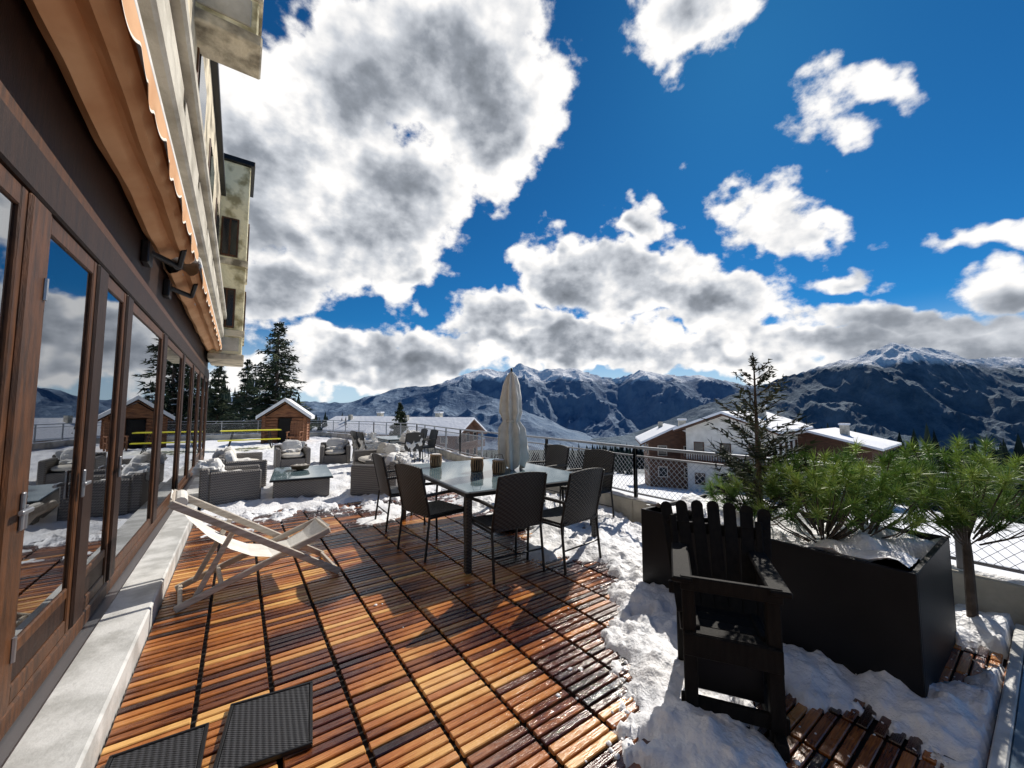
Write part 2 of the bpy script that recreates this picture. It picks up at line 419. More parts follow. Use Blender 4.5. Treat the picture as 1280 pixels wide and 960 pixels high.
while y<13:
    b.box(-.64,-.60,y,y+1.1,4.9,6.3,M_brown2,.01)
    b.box(-.602,-.585,y+.1,y+1.0,5.0,6.2,M_win)
    b.box(-.65,-.55,y-.1,y+1.2,4.78,4.88,M_conc,.01)
    y+=2.3
y=-3.8
while y<14:
    b.box(-.437,-.425,y,y+1.1,3.66,3.86,M_conc,.01); y+=1.25
b.obj('upper_facade',parent=bld)
def oriel(y0,y1,z0,z1,nm):
    b=B()
    b.box(-.7,.0,y0,y1,z0,z1,M_yel,.02)
    b.box(-.72,.05,y0-.05,y1+.05,z0-.1,z0+.06,M_conc2,.02)
    b.box(-.62,-.08,y0-.02,y0+.01,z0+.14,z0+.5,M_conc,.01)
    b.box(-.72,.09,y0-.08,y1+.08,z1,z1+.14,M_black,.01)
    z=z0+.75
    while z<z1-.8:
        b.box(-.72,.04,y0-.03,y1+.03,z-.22,z-.05,M_conc2,.01)
        b.box(-.58,-.2,y0-.03,y0+.02,z,z+1.05,M_brown2,.01)
        b.box(-.54,-.41,y0-.04,y0-.02,z+.05,z+1.0,M_win); b.box(-.37,-.24,y0-.04,y0-.02,z+.05,z+1.0,M_win)
        b.box(-.02,.03,y0+.1,y1-.1,z,z+1.05,M_brown2,.01); b.box(.03,.035,y0+.15,y1-.15,z+.07,z+.98,M_win)
        z+=1.9
    return b.obj(nm,parent=bld)
oriel(5.6,6.1,6.2,9.2,'oriel'); oriel(12.4,14.1,2.95,8.2,'oriel_tower')
def awning(y0,y1,name):
    b=B()
    vs=[];fs=[];n_=int((y1-y0)/.08); prof=[(-.775,3.20),(-.755,3.10),(-.70,3.05),(-.64,3.085),(-.60,3.12),(-.57,3.10),(-.53,3.06),(-.49,3.07),(-.455,3.12),(-.45,3.2)]
    for i in range(n_+1):
        y=lerp(y0,y1,i/n_); sag=.015*math.sin(i*.35)+.02*noise.noise(Vector((y*2,0,0)))
        for k,(px,pz) in enumerate(prof): vs.append((px,y,pz+(sag+.012*noise.noise(Vector((y*5,k*.7,0))))*(1 if 0<k<8 else 0)))
    K=len(prof)
    for i in range(n_):
        for k in range(K-1): fs.append([i*K+k,i*K+k+1,(i+1)*K+k+1,(i+1)*K+k])
    b.add(vs,fs,M_fab)
    b.box(-.776,-.44,y0,y1,3.24,3.32,M_canvas,.02)
    b.box(-.46,-.43,y0,y1,3.17,3.235,M_alu,.008)
    b.tube([(-.64,y0,3.16),(-.64,y1,3.16)],.045,M_alu)
    vs=[];fs=[]; sw=.24; n_=int((y1-y0)/.02)
    for i in range(n_+1):
        y=lerp(y0,y1,i/n_); ph=abs(math.sin(math.pi*(y-y0)/sw)); wv=.012*math.sin(y*9)
        zb=3.09-.055*ph
        for z,dx in ((3.20,0),(3.12,.5),(zb+.012,1)): vs.append((-.425+wv*dx,y,z))
    for i in range(n_):
        for k in range(2): fs.append([i*3+k,i*3+k+1,(i+1)*3+k+1,(i+1)*3+k])
    b.add(vs,fs,M_fab)
    vs2=[];
    for i in range(n_+1):
        y=lerp(y0,y1,i/n_); ph=abs(math.sin(math.pi*(y-y0)/sw)); wv=.012*math.sin(y*9); zb=3.09-.055*ph
        vs2+= [(-.424+wv,y,zb+.012),(-.422+wv,y,zb-.004)]
    b.add(vs2,[[2*i,2*i+1,2*i+3,2*i+2] for i in range(n_)],M_fab2)
    for yy in (y0+.3,y1-.5):
        b.beam((-.76,yy,2.98),(-.56,yy+.35,2.98),.05,.05,M_black,.01); b.beam((-.56,yy+.35,2.98),(-.50,yy+.05,3.08),.045,.045,M_black,.01)
        b.box(-.779,-.72,yy-.1,yy+.1,2.85,3.05,M_black,.01)
    return b.obj(name,smooth=False)
awning(-3.8,5.25,'awning'); awning(5.7,13.8,'awning')
# ---------------------------------------------------------------- furniture
def dining_chair():
    b=B(); w=.27
    for sx in (-w,w):
        b.tube([(sx,.24,0),(sx,.22,.44),(sx,.235,.64)],.013,M_black)
        b.tube([(sx,-.27,0),(sx*.98,-.22,.44),(sx*.95,-.33,.92)],.013,M_black)
        b.tube([(sx,.25,.645),(sx*1.02,0,.66),(sx*.98,-.28,.65)],.017,M_wick)
        b.tube([(sx,.22,.42),(sx,-.22,.42)],.012,M_black)
    b.tube([(-w,.22,.42),(w,.22,.42)],.012,M_black); b.tube([(-w,-.24,.2),(w,-.24,.2)],.008,M_black)
    nu,nv=10,8
    def sheet(fn,t):
        vs=[]
        for s_ in (0,1):
            for j in range(nv+1):
                for i in range(nu+1): vs.append(fn(i/nu,j/nv,s_*t))
        o=(nu+1)*(nv+1); fs=[]
        for j in range(nv):
            for i in range(nu):
                a=j*(nu+1)+i; fs.append([a,a+1,a+nu+2,a+nu+1]); fs.append([o+a,o+a+nu+1,o+a+nu+2,o+a+1])
        for i in range(nu): fs.append([i,o+i,o+i+1,i+1]); a=nv*(nu+1)+i; fs.append([a,a+1,o+a+1,o+a])
        for j in range(nv):
            a=j*(nu+1); fs.append([a,a+nu+1,o+a+nu+1,o+a]); a+=nu; fs.append([a,o+a,o+a+nu+1,a+nu+1])
        b.add(vs,fs,M_wick)
    sheet(lambda u,v,t:(lerp(-.25,.25,u),lerp(-.24,.25,v),.425+t-.015*math.sin(math.pi*u)*math.sin(math.pi*v)),.025)
    sheet(lambda u,v,t:(lerp(-.255,.255,u),-.225-.11*v-.03*math.sin(math.pi*u)+t,lerp(.45,.93,v)+.025*math.sin(math.pi*u)*v),.022)
    return b
ch=dining_chair().obj('wicker_dining_chair',(2.17,3.18,0),math.radians(-4))
dup(ch,(2.76,3.0,0),math.radians(6))
dup(ch,(1.80,4.05,0),math.radians(-80)); dup(ch,(1.86,5.25,0),math.radians(-92))
dup(ch,(4.05,4.85,0),math.radians(88)); dup(ch,(3.98,3.85,0),math.radians(95))
b=B(); tx,ty=.85,1.12
b.box(-tx+.03,tx-.03,-ty+.03,ty-.03,.735,.747,M_tglass,.003)
for a in ((-tx,-tx+.05,-ty,ty),(tx-.05,tx,-ty,ty)): b.box(*a,.70,.745,M_black,.006)
for a in ((-tx+.05,tx-.05,-ty,-ty+.05),(-tx+.05,tx-.05,ty-.05,ty)): b.box(*a,.70,.744,M_black,.006)
for sx in (-1,1):
    for sy in (-1,1):
        cx,cy=sx*(tx-.05),sy*(ty-.05); b.box(cx-.03,cx+.03,cy-.03,cy+.03,0,.70,M_wick,.006)
b.box(-.02,.02,-ty+.06,ty-.06,.66,.70,M_black)
b.obj('glass_dining_table',(2.68,4.28,0),math.radians(-4))
def lantern(loc):
    b=B(); n_=16
    b.tube([(0,0,0),(0,0,.02)],.078,M_lant,n_); b.tube([(0,0,.02),(0,0,.15)],.060,M_black,n_); b.tube([(0,0,.15),(0,0,.168)],.082,M_lant2,n_)
    for k in range(n_):
        t=2*math.pi*k/n_; b.tube([(.070*math.cos(t),.070*math.sin(t),.02),(.078*math.cos(t),.078*math.sin(t),.085),(.070*math.cos(t),.070*math.sin(t),.15)],.008,M_lant2,5)
    b.tube([(0,0,.168),(0,0,.175)],.06,M_cushw,n_)
    b.tube([(-.07,0,.16),(-.05,0,.23),(.05,0,.23),(.07,0,.16)],.004,M_black,5)
    return b.obj('lantern',loc)
lantern((2.25,5.0,.748)); lantern((2.5,4.3,.748)); lantern((2.62,3.98,.748))
b=B(); b.tube([(0,0,0),(0,0,2.03)],.022,M_palewood,10)
b.tube([(0,0,0),(0,0,.06)],.22,M_black,20); b.tube([(0,0,.06),(0,0,.3)],.032,M_black,10)
rings=[(.78,.12),(.9,.16),(1.1,.15),(1.28,.14),(1.38,.09),(1.5,.125),(1.68,.115),(1.86,.09),(1.98,.055),(2.04,.015)]
vs=[];fs=[];n_=64
for z,r in rings:
    for k in range(n_):
        t=2*math.pi*k/n_; rr=r*(1+.3*math.sin(t*8+z*1.5)+.14*math.sin(t*3+z*4)+.08*math.sin(t*17+z*9)); vs.append((rr*math.cos(t),rr*math.sin(t),z+.04*math.sin(t*4)*(z<.85)))
for i in range(len(rings)-1):
    for k in range(n_): fs.append([i*n_+k,i*n_+(k+1)%n_,(i+1)*n_+(k+1)%n_,(i+1)*n_+k])
b.add(vs,fs,M_canvas); b.tube([(0,0,1.36),(0,0,1.40)],.10,M_cush,16); b.tube([(0,0,2.0),(0,0,2.09)],.015,M_black)
b.obj('closed_parasol',(2.98,4.22,0),smooth=True)
b=B()
for y in (0,.56):
    b.beam((-.36,y,.82),(.86,y,.02),.028,.055,M_palewood,.006)
for y in (.05,.51):
    b.beam((-.30,y,.02),(.78,y,.40),.026,.05,M_palewood,.006)
for y in (.09,.47):
    b.beam((-.18,y,.06),(.05,y,.54),.022,.04,M_palewood,.006)
for a in ((-.35,.815),(.84,.035)): b.beam((a[0],0,a[1]),(a[0],.56,a[1]),.03,.04,M_palewood,.006)
for a in ((-.27,.03),(.77,.40),(-.02,.12)): b.beam((a[0],.05,a[1]),(a[0],.51,a[1]),.03,.04,M_palewood,.006)
vs=[];fs=[];pr=[(-.36,.84),(-.25,.66),(-.12,.50),(.03,.37),(.18,.28),(.34,.235),(.5,.25),(.64,.31),(.79,.425)]
ny=6
for (x,z) in pr:
    for j in range(ny+1): vs.append((x,lerp(.075,.485,j/ny),z+.015*(abs(j/ny-.5)*2)**2))
for i in range(len(pr)-1):
    for j in range(ny): fs.append([i*(ny+1)+j,i*(ny+1)+j+1,(i+1)*(ny+1)+j+1,(i+1)*(ny+1)+j])
b.add(vs,fs,M_canvas)
b.tube([(-.30,.09,.80),(-.30,.47,.80)],.045,M_canvas,12)
b.obj('sling_deck_chair',(-.03,3.88,0),math.radians(5))
def fmat(cx,cy,w,h,rz):
    b=B(); b.box(-w/2,w/2,-h/2,h/2,.006,.022,M_rub,.004)
    for a in ((-w/2-.015,w/2+.015,-h/2-.015,-h/2),(-w/2-.015,w/2+.015,h/2,h/2+.015),(-w/2-.015,-w/2,-h/2,h/2),(w/2,w/2+.015,-h/2,h/2)): b.box(*a,.004,.026,M_black,.003)
    b.obj('rubber_doormat',(cx,cy,0),rz)
fmat(.18,2.26,.34,.42,math.radians(-8)); fmat(-.235,2.20,.31,.44,math.radians(-3))
b=B(); b.box(2.42,4.4,-1.8,.20,.0,.05,M_pool,.005); b.box(2.36,4.4,.201,.25,.0,.06,M_ledge,.006); b.box(2.36,2.419,-1.8,.20,.0,.06,M_ledge,.006); b.obj('glass_skylight')
def armchair(w=.78,d=.8,h=.62,sheep=True):
    b=B()
    b.box(-w/2,w/2,-d/2,-d/2+.12,.04,h,M_wick2,.02)
    b.box(-w/2,-w/2+.11,-d/2+.12,d/2,.04,h-.06,M_wick2,.02); b.box(w/2-.11,w/2,-d/2+.12,d/2,.04,h-.06,M_wick2,.02)
    b.box(-w/2+.11,w/2-.11,-d/2+.12,d/2-.02,.04,.30,M_wick2,.01)
    for sx in (-1,1):
        for sy in (-1,1): b.box(sx*(w/2-.06)-.02,sx*(w/2-.06)+.02,sy*(d/2-.06)-.02,sy*(d/2-.06)+.02,0,.04,M_black)
    n_=max(1,round((w-.22)/.6)); ww=(w-.22)/n_
    for i in range(n_):
        cx=-w/2+.11+ww*(i+.5)
        b.pillow((cx,.04,.37),ww*.98,d-.16,.15,M_cush)
        b.pillow((cx,-d/2+.2,.56),ww*.9,.18,.38,M_cush if i%2 else M_cushw,Matrix.Rotation(.25,3,'X'))
    if sheep:
        b.pillow((random.uniform(-.1,.1)*w,-d/2+.09,h-.02),ww*.85,.32,.24,M_cushw,nz=.5); b.pillow((0,-.1,.46),ww*.7,.5,.12,M_cushw,nz=.5)
    return b
armchair().obj('wicker_armchair',(-.05,8.0,0),math.radians(-90),smooth=False)
armchair(1.9,.8).obj('wicker_sofa',(.1,10.0,0),math.radians(-90))
armchair().obj('wicker_armchair',(2.2,7.35,0),math.radians(55))
armchair(1.5,.8).obj('wicker_sofa',(2.75,9.3,0),math.radians(92))
armchair().obj('wicker_armchair',(1.2,11.8,0),math.radians(180)); armchair().obj('wicker_armchair',(2.3,12.0,0),math.radians(170))
b=B()
b.box(-.42,.42,-.75,.75,.06,.36,M_wick2,.01); b.box(-.46,.46,-.8,.8,.385,.40,M_tglass,.003); b.box(-.47,.47,-.81,.81,.362,.384,M_black,.005)
for sx in (-1,1):
    for sy in (-1,1): b.box(sx*.38-.03,sx*.38+.03,sy*.7-.03,sy*.7+.03,0,.06,M_black)
b.obj('wicker_coffee_table',(1.0,8.15,0),math.radians(-6))
b=B(); b.tube([(0,0,0),(0,0,.02),(0,0,.09)],[.05,.14,.17],M_lant,16); 
for k in range(9): lump(b,(random.uniform(-.1,.1),random.uniform(-.1,.1),.08),.04,M_cush)
b.obj('fire_bowl',(1.0,8.4,.401))
b=B()
b.box(-.5,.5,-.8,.8,.72,.74,M_tglass,.003)
for sx in (-1,1):
    for sy in (-1,1): b.tube([(sx*.45,sy*.72,0),(sx*.45,sy*.72,.70)],.02,M_black)
b.box(-.5,.5,-.8,.8,.70,.719,M_black,.003)
b.obj('outdoor_table',(3.9,11.5,0))
for l,r in (((3.1,11.2),-90),((3.1,12.0),-85),((4.7,11.3),90),((3.9,10.4),5),((4.7,12.1),88)): dup(ch,(*l,0),math.radians(r))
b=B()
for (x,y,z) in ((3.0,11.15,.62),(3.9,10.3,.7),(3.0,12,.6)): b.pillow((x,y,z),.42,.42,.5,M_cushw,nz=.6)
b.obj('sheepskin_throws')
def btable(loc,h,w,rz,name):
    b=B(); b.box(-1.0,1.0,-w/2,w/2,h-.035,h,M_yellow,.006)
    for sx in (-1,1):
        for sy in (-1,1): b.tube([(sx*.75,sy*w*.4,0),(sx*.6,sy*w*.38,h-.04)],.014,M_black)
        b.tube([(sx*.72,-w*.4,.1),(sx*.72,w*.4,.1)],.012,M_black)
    return b.obj(name,loc,rz)
btable((.45,18.8,0),.78,.55,math.radians(5),'yellow_trestle_table'); btable((-2.2,19.4,0),.78,.5,math.radians(4),'yellow_trestle_table'); btable((.4,18.0,0),.45,.26,math.radians(5),'yellow_bench')
b=B(); w,d,h=.85,.8,1.25
for z in range(9):
    zz=.05+z*.14
    for sy in (-1,1): b.tube([(-w-.1,sy*d,zz),(w+.1,sy*d,zz)] if sy>0 else [(-w-.1,-d,zz),(-.3,-d,zz)],.072,M_orange,8)
    b.tube([(.3,-d,zz),(w+.1,-d,zz)],.072,M_orange,8)
    for sx in (-1,1): b.tube([(sx*w,-d-.1,zz+.07),(sx*w,d+.1,zz+.07)],.072,M_orange,8)
b.add([(-w,-d,h),(w,-d,h),(0,-d,h+.62)],[(0,1,2)],M_orange); b.add([(-w,d,h),(w,d,h),(0,d,h+.62)],[(0,2,1)],M_orange)
b.box(-.28,.28,-d+.05,-d+.08,.0,1.2,M_dark)
for sx in (-1,1):
    b.beam((sx*(w+.25),-d-.25,h-.1),(0,-d-.25,h+.72),.04,.08,M_orange)
    vs=[(sx*(w+.25),-d-.3,h-.12),(0,-d-.3,h+.70),(0,d+.3,h+.70),(sx*(w+.25),d+.3,h-.12)]
    vs+=[(x,y,z+.05) for x,y,z in vs]
    b.add(vs,[(0,1,2,3),(4,5,6,7),(0,1,5,4),(2,3,7,6),(0,3,7,4)],M_brown)
    vs=[(sx*(w+.3),-d-.32,h-.1),(0,-d-.32,h+.76),(0,d+.32,h+.76),(sx*(w+.3),d+.32,h-.1)]
    vs+=[(x,y,z+.16) for x,y,z in vs]
    b.add(vs,[(0,1,2,3),(4,5,6,7),(0,1,5,4),(2,3,7,6),(0,3,7,4)],M_snow)
b.obj('log_playhouse',(2.0,22.3,0),math.radians(-12))
b=B()
for sx in (-.25,.25):
    b.beam((sx,.2,0),(sx,.2,.6),.05,.05,M_orange); b.beam((sx,-.25,0),(sx,-.4,1.0),.05,.05,M_orange); b.beam((sx,-.35,.6),(sx,.28,.6),.07,.03,M_orange)
for k in range(5): b.beam((-.22+k*.11,-.24,.35),(-.22+k*.11,-.42,1.1),.09,.02,M_orange)
for k in range(5): b.beam((-.27,-.2+k*.1,.36),(.27,-.2+k*.1,.38),.09,.02,M_orange)
b.obj('wooden_garden_chair',(2.1,20.0,0),math.radians(160))
# ---------------------------------------------------------------- near dark wooden armchair
b=B(); w=.19
for sx in (-w,w):
    b.beam((sx,.20,0),(sx,.20,.70),.065,.06,M_blackwood,.006)
    b.beam((sx*1.15,-.20,0),(sx*1.15,-.20,.70),.06,.06,M_blackwood,.006)
    b.beam((sx*1.0,-.34,.035),(sx*1.0,.30,.035),.05,.07,M_blackwood,.006)
    b.beam((sx*1.15,-.34,.72),(sx*1.15,.26,.715),.10,.03,M_blackwood,.008)
    b.beam((sx*.8,-.26,.38),(sx*.8,.20,.43),.03,.10,M_blackwood,.005)
    b.beam((sx*1.1,-.10,.30),(sx*1.35,-.42,.88),.04,.06,M_blackwood,.005)
for k in range(5):
    y=-.20+k*.1; b.beam((-w,y,.425+k*.006),(w,y,.425+k*.006),.088,.022,M_blackwood,.005)
b.beam((-w-.03,.235,.40),(w+.03,.235,.40),.03,.11,M_blackwood,.005); b.beam((-w-.04,.235,.70),(w+.04,.235,.70),.03,.07,M_blackwood,.005); b.beam((-w-.05,.20,.10),(w+.05,.20,.10),.03,.07,M_blackwood,.005)
b.box(-w+.035,w-.035,.10,.12,.12,.40,M_plant,.004)
for k in range(7):
    x=-.21+k*.07
    a=Vector((x,-.10,.40)); c=Vector((x*1.4,-.45,.95-.003*(k-3)**2))
    b.beam(a,c,.074,.02,M_blackwood,.004,up=Vector((0,1,.4)))
    b.tube([c+Vector((0,-.012,0)),c+Vector((0,.012,.005))],.038,M_blackwood,12)
for t in (.2,.78):
    p=Vector((0,-.10,.40)).lerp(Vector((0,-.45,.95)),t)+Vector((0,-.02,-.01)); b.beam(p-Vector((.29,0,0)),p+Vector((.29,0,0)),.03,.07,M_blackwood,.004)
wa=b.obj('wooden_armchair',HP(1.11,2.09),math.pi-YAW-math.radians(22)); wa.scale=(.93,.93,.95)
# ---------------------------------------------------------------- planter + plants
b=B(); x0,x1,y0,y1,h=2.9,3.95,.47,2.15,.66; t=.03
b.box(x0,x0+t,y0,y1,0,h,M_plant,.004); b.box(x1-t,x1,y0,y1,0,h,M_plant,.004)
b.box(x0+t,x1-t,y0,y0+t,0,h-.002,M_plant,.003); b.box(x0+t,x1-t,y1-t,y1,0,h-.002,M_plant,.003)
b.box(x0+t,x1-t,y0+t,y1-t,.1,h-.1,M_soil)
b.obj('metal_planter')
vs=[];fs=[];n_=40
for j in range(n_+1):
    for i in range(n_+1):
        x=lerp(x0+t,x1-t,i/n_);y=lerp(y0+t,y1-t,j/n_); vs.append((x,y,h-.06+.18*max(-.2,noise.fractal(Vector((x*2.2,y*2.2,1)),1,2,4)+.12)))
for j in range(n_):
    for i in range(n_): a=j*(n_+1)+i; fs.append([a,a+1,a+n_+2,a+n_+1])
b=B(); b.add(vs,fs,M_snow); b.obj('planter_snow',smooth=True)
def blade(b,p,d,L,w,m):
    s_=d.cross(Vector((random.gauss(0,1),random.gauss(0,1),random.gauss(0,1)))).normalized()*w
    b.add([p-s_,p+s_,p+d*L],[(0,1,2)],m)
def conifer(h,r,whorls,nb,m,clw,name,loc,up=.0,snow=0,bare=.06):
    b=B(); b.tube([(0,0,0),(0,0,h*.5),(0,0,h)],[h*.02,h*.012,h*.002],M_bark,7)
    for w_ in range(whorls):
        t=(w_+random.random()*.6)/whorls; z=h*(bare+(1-bare)*t)
        L0=r*(1-t)**.8*(1 if t>.1 else .85)+.03*r
        for k in range(nb):
            az=random.random()*6.283; L=L0*random.uniform(.45,1.25)
            d=Vector((math.cos(az),math.sin(az),0))
            np_=max(3,int(L/r*14)); tone=random.uniform(.2,.8)
            pts=[]
            for i in range(np_+1):
                s_=i/np_; zz=z+ L*(up*s_ - (.45*s_-.28*s_*s_)*(1-up)*(1.2-t))
                pts.append(Vector((d.x*L*s_,d.y*L*s_,zz)))
            b.cur=.1; b.tube(pts[::max(1,np_//3)] if np_>3 else pts,h*.0025,M_bark,3,cap=False)
            for i,p in enumerate(pts):
                if i==0: continue
                for q in range(5):
                    dd=(d*.7+Vector((random.gauss(0,.7),random.gauss(0,.7),random.gauss(-.15+up*.6,.35)))).normalized()
                    b.cur=max(0,min(1,tone+random.gauss(0,.15)+.15*(dd.z)))
                    mm=M_snow if (snow and random.random()<snow and dd.z>-.1) else m
                    blade(b,p+Vector((0,0,random.gauss(0,.01*h))),dd,L0*random.uniform(.12,.26)+clw*2,clw*random.uniform(.6,1.2),mm)
    return b.obj(name,loc)
def atp(u_a,q,z=0): return HP(u_a*q,q,z)
conifer(11,3.0,32,8,M_need,.075,'fir_tree',atp(-.613,32,-1.9),snow=.08)
conifer(9,2.0,28,7,M_need,.08,'fir_tree',atp(-.69,40,-2),snow=.06)
conifer(10,2.0,28,7,M_need,.08,'fir_tree',atp(-.765,44,-2.2),snow=.03)
conifer(5,1.1,26,7,M_need,.07,'fir_tree',atp(-.29,36,-2.6))
conifer(1.45,.46,18,4,M_need,.008,'conifer_sapling',(3.35,1.38,.5),up=.7,bare=.12)
def pine(name,loc,h,rad,tufts):
    b=B()
    for k in range(tufts):
        az=random.random()*6.283; rr=rad*math.sqrt(random.random()); z=h*random.uniform(.42,1)*(1-.3*(rr/rad)**2)
        c=Vector((rr*math.cos(az),rr*math.sin(az),z)); base=Vector((c.x*.2,c.y*.2,z*.3))
        if k%2==0: b.cur=.3; b.tube([base,(base+c)/2+Vector((0,0,-.03)),c],.006,M_bark,4,r2=.003,cap=False)
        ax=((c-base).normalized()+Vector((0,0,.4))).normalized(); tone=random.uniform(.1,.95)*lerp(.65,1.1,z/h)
        L=random.uniform(.07,.12)
        for q in range(70):
            p=c-ax*random.random()*.07
            dd=(ax*.45+Vector((random.gauss(0,.55),random.gauss(0,.55),random.gauss(0,.55)))).normalized()
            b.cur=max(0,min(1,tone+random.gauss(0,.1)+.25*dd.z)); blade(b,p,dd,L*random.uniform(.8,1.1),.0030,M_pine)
    return b.obj(name,loc)
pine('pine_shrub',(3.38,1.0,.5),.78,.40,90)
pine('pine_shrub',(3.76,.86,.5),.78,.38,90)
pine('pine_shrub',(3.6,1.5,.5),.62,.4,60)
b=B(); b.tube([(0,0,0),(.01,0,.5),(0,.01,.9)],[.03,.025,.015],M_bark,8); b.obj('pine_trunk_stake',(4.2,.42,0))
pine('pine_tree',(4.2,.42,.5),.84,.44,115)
# ---------------------------------------------------------------- terrain
TAB=[(0,-4),(15,-4.2),(45,-7.2),(100,-15),(300,-38),(1000,-110),(3000,-300),(5000,-480),(14000,-520)]
def gz(p,q):
    d=math.hypot(p,q); rel=math.degrees(math.atan2(p,q))
    m=lerp(.28,1,sm(-34,0,rel)) if rel>-100 else .28
    if rel>90: m=lerp(1,.28,sm(90,160,rel))
    z=interp(TAB,d)*lerp(m,1,sm(300,2500,d))
    z+=noise.fractal(Vector((p/60,q/60,0)),1,2,5)*min(2.5,d*.012)+noise.fractal(Vector((p/9,q/9,4)),1,2,3)*min(.25,d*.006)
    return z
vs=[];fs=[];NA=240; rad=[0]; r=3
while r<13500: rad.append(r); r*=1.055
NR=len(rad)
for r in rad:
    for k in range(NA):
        t=2*math.pi*k/NA; p,q=r*math.sin(t),r*math.cos(t); vs.append(HP(p,q,gz(p,q)))
for i in range(NR-1):
    for k in range(NA): fs.append([i*NA+k,(i+1)*NA+k,(i+1)*NA+(k+1)%NA,i*NA+(k+1)%NA][::-1])
def terrain_mat(name,snowline,var,scale,dark1,dark2,nearsnow=False,bumpd=60):
    m=bpy.data.materials.new(name); m.use_nodes=True; nt=m.node_tree; b=nt.nodes['Principled BSDF']; b.inputs['Roughness'].default_value=.9; b.inputs['Specular IOR Level'].default_value=.1
    tc=nt.nodes.new('ShaderNodeTexCoord'); sx=nt.nodes.new('ShaderNodeSeparateXYZ'); nt.links.new(tc.outputs['Object'],sx.inputs[0])
    n=nt.nodes.new('ShaderNodeTexNoise'); n.inputs['Scale'].default_value=scale; n.inputs['Detail'].default_value=10; n.inputs['Roughness'].default_value=.68
    nt.links.new(tc.outputs['Object'],n.inputs['Vector'])
    n2=nt.nodes.new('ShaderNodeTexNoise'); n2.inputs['Scale'].default_value=scale*1.3; n2.inputs['Detail'].default_value=9; n2.inputs['Roughness'].default_value=.7; nt.links.new(tc.outputs['Object'],n2.inputs['Vector'])
    mr=nt.nodes.new('ShaderNodeMapRange')
    if nearsnow:
        ln=nt.nodes.new('ShaderNodeVectorMath'); ln.operation='LENGTH'; nt.links.new(tc.outputs['Object'],ln.inputs[0])
        ad=nt.nodes.new('ShaderNodeMath'); ad.operation='MULTIPLY_ADD'; nt.links.new(n.outputs['Fac'],ad.inputs[0]); ad.inputs[1].default_value=-250; nt.links.new(ln.outputs['Value'],ad.inputs[2])
        nt.links.new(ad.outputs[0],mr.inputs[0]); mr.inputs[1].default_value=-20; mr.inputs[2].default_value=60; mr.inputs[3].default_value=1; mr.inputs[4].default_value=0
    else:
        ad=nt.nodes.new('ShaderNodeMath'); ad.operation='MULTIPLY_ADD'; nt.links.new(n.outputs['Fac'],ad.inputs[0]); ad.inputs[1].default_value=var; nt.links.new(sx.outputs[2],ad.inputs[2])
        nt.links.new(ad.outputs[0],mr.inputs[0]); mr.inputs[1].default_value=snowline+var*.5-45; mr.inputs[2].default_value=snowline+var*.5+45
        n4=nt.nodes.new('ShaderNodeTexNoise'); n4.inputs['Scale'].default_value=.012; n4.inputs['Detail'].default_value=8; n4.inputs['Roughness'].default_value=.7; nt.links.new(tc.outputs['Object'],n4.inputs['Vector'])
        bp=nt.nodes.new('ShaderNodeBump'); bp.inputs['Distance'].default_value=bumpd; bp.inputs['Strength'].default_value=.8; nt.links.new(n4.outputs['Fac'],bp.inputs['Height']); nt.links.new(bp.outputs[0],b.inputs['Normal'])
    c=nt.nodes.new('ShaderNodeValToRGB'); c.color_ramp.elements[0].position=.38; c.color_ramp.elements[1].position=.66
    c.color_ramp.elements[0].color=(*dark1,1); c.color_ramp.elements[1].color=(*dark2,1); nt.links.new(n2.outputs['Fac'],c.inputs[0])
    mx=nt.nodes.new('ShaderNodeMix'); mx.data_type='RGBA'; nt.links.new(mr.outputs[0],mx.inputs[0]); nt.links.new(c.outputs[0],mx.inputs[6]); mx.inputs[7].default_value=(.84,.86,.89,1)
    nt.links.new(mx.outputs[2],b.inputs['Base Color'])
    return m
M_gr=terrain_mat('ground_snowy',0,0,.02,(.02,.032,.035),(.06,.075,.07),True)
M_mtf=terrain_mat('mountain_rock_hazed_far',600,520,.003,(.13,.20,.30),(.24,.31,.40),bumpd=35)  # aerial haze painted into the rock colour as a pale blue
M_mtn=terrain_mat('mountain_rock_hazed',600,480,.003,(.075,.12,.165),(.19,.24,.29),bumpd=45)  # nearer rock, with a weaker blue haze mixed into its base colour
b=B(); b.add(vs,fs,M_gr); b.obj('ground',smooth=True)
ridge_far=[(-2.2,.06),(-1.2,.05),(-.9,.06),(-.6,.03),(-.44,.022),(-.35,.045),(-.25,.08),(-.2,.073),(-.135,.1),(-.083,.108),(-.03,.114),(.02,.138),(.07,.115),(.125,.108),(.17,.115),(.22,.108),(.27,.094),(.33,.102),(.43,.1),(.54,.09),(.6,.07),(1,.05),(2.2,.05)]
ridge_rt=[(-2,-.2),(.1,-.09),(.33,-.05),(.43,-.01),(.54,.035),(.64,.068),(.75,.115),(.85,.140),(.92,.165),(.97,.177),(1.02,.17),(1.08,.172),(1.17,.155),(1.25,.152),(1.33,.135),(1.5,.12),(1.8,.14),(2.2,.1)]
ridge_lf=[(-2.2,.04),(-1,.03),(-.5,.005),(-.42,.008),(-.33,.02),(-.25,.05),(-.17,.075),(-.1,.06),(0,.02),(.1,-.02),(.2,-.06),(.4,-.15),(2,-.2)]
def ridged(P,oct_=7):
    s=0;a=.5;w=1
    for k in range(oct_):
        v=1-abs(noise.noise(P)); v=v*v*w; w=min(1,v*1.6); s+=v*a; a*=.52; P=P*2.07+Vector((3.1,1.7,.3))
    return s
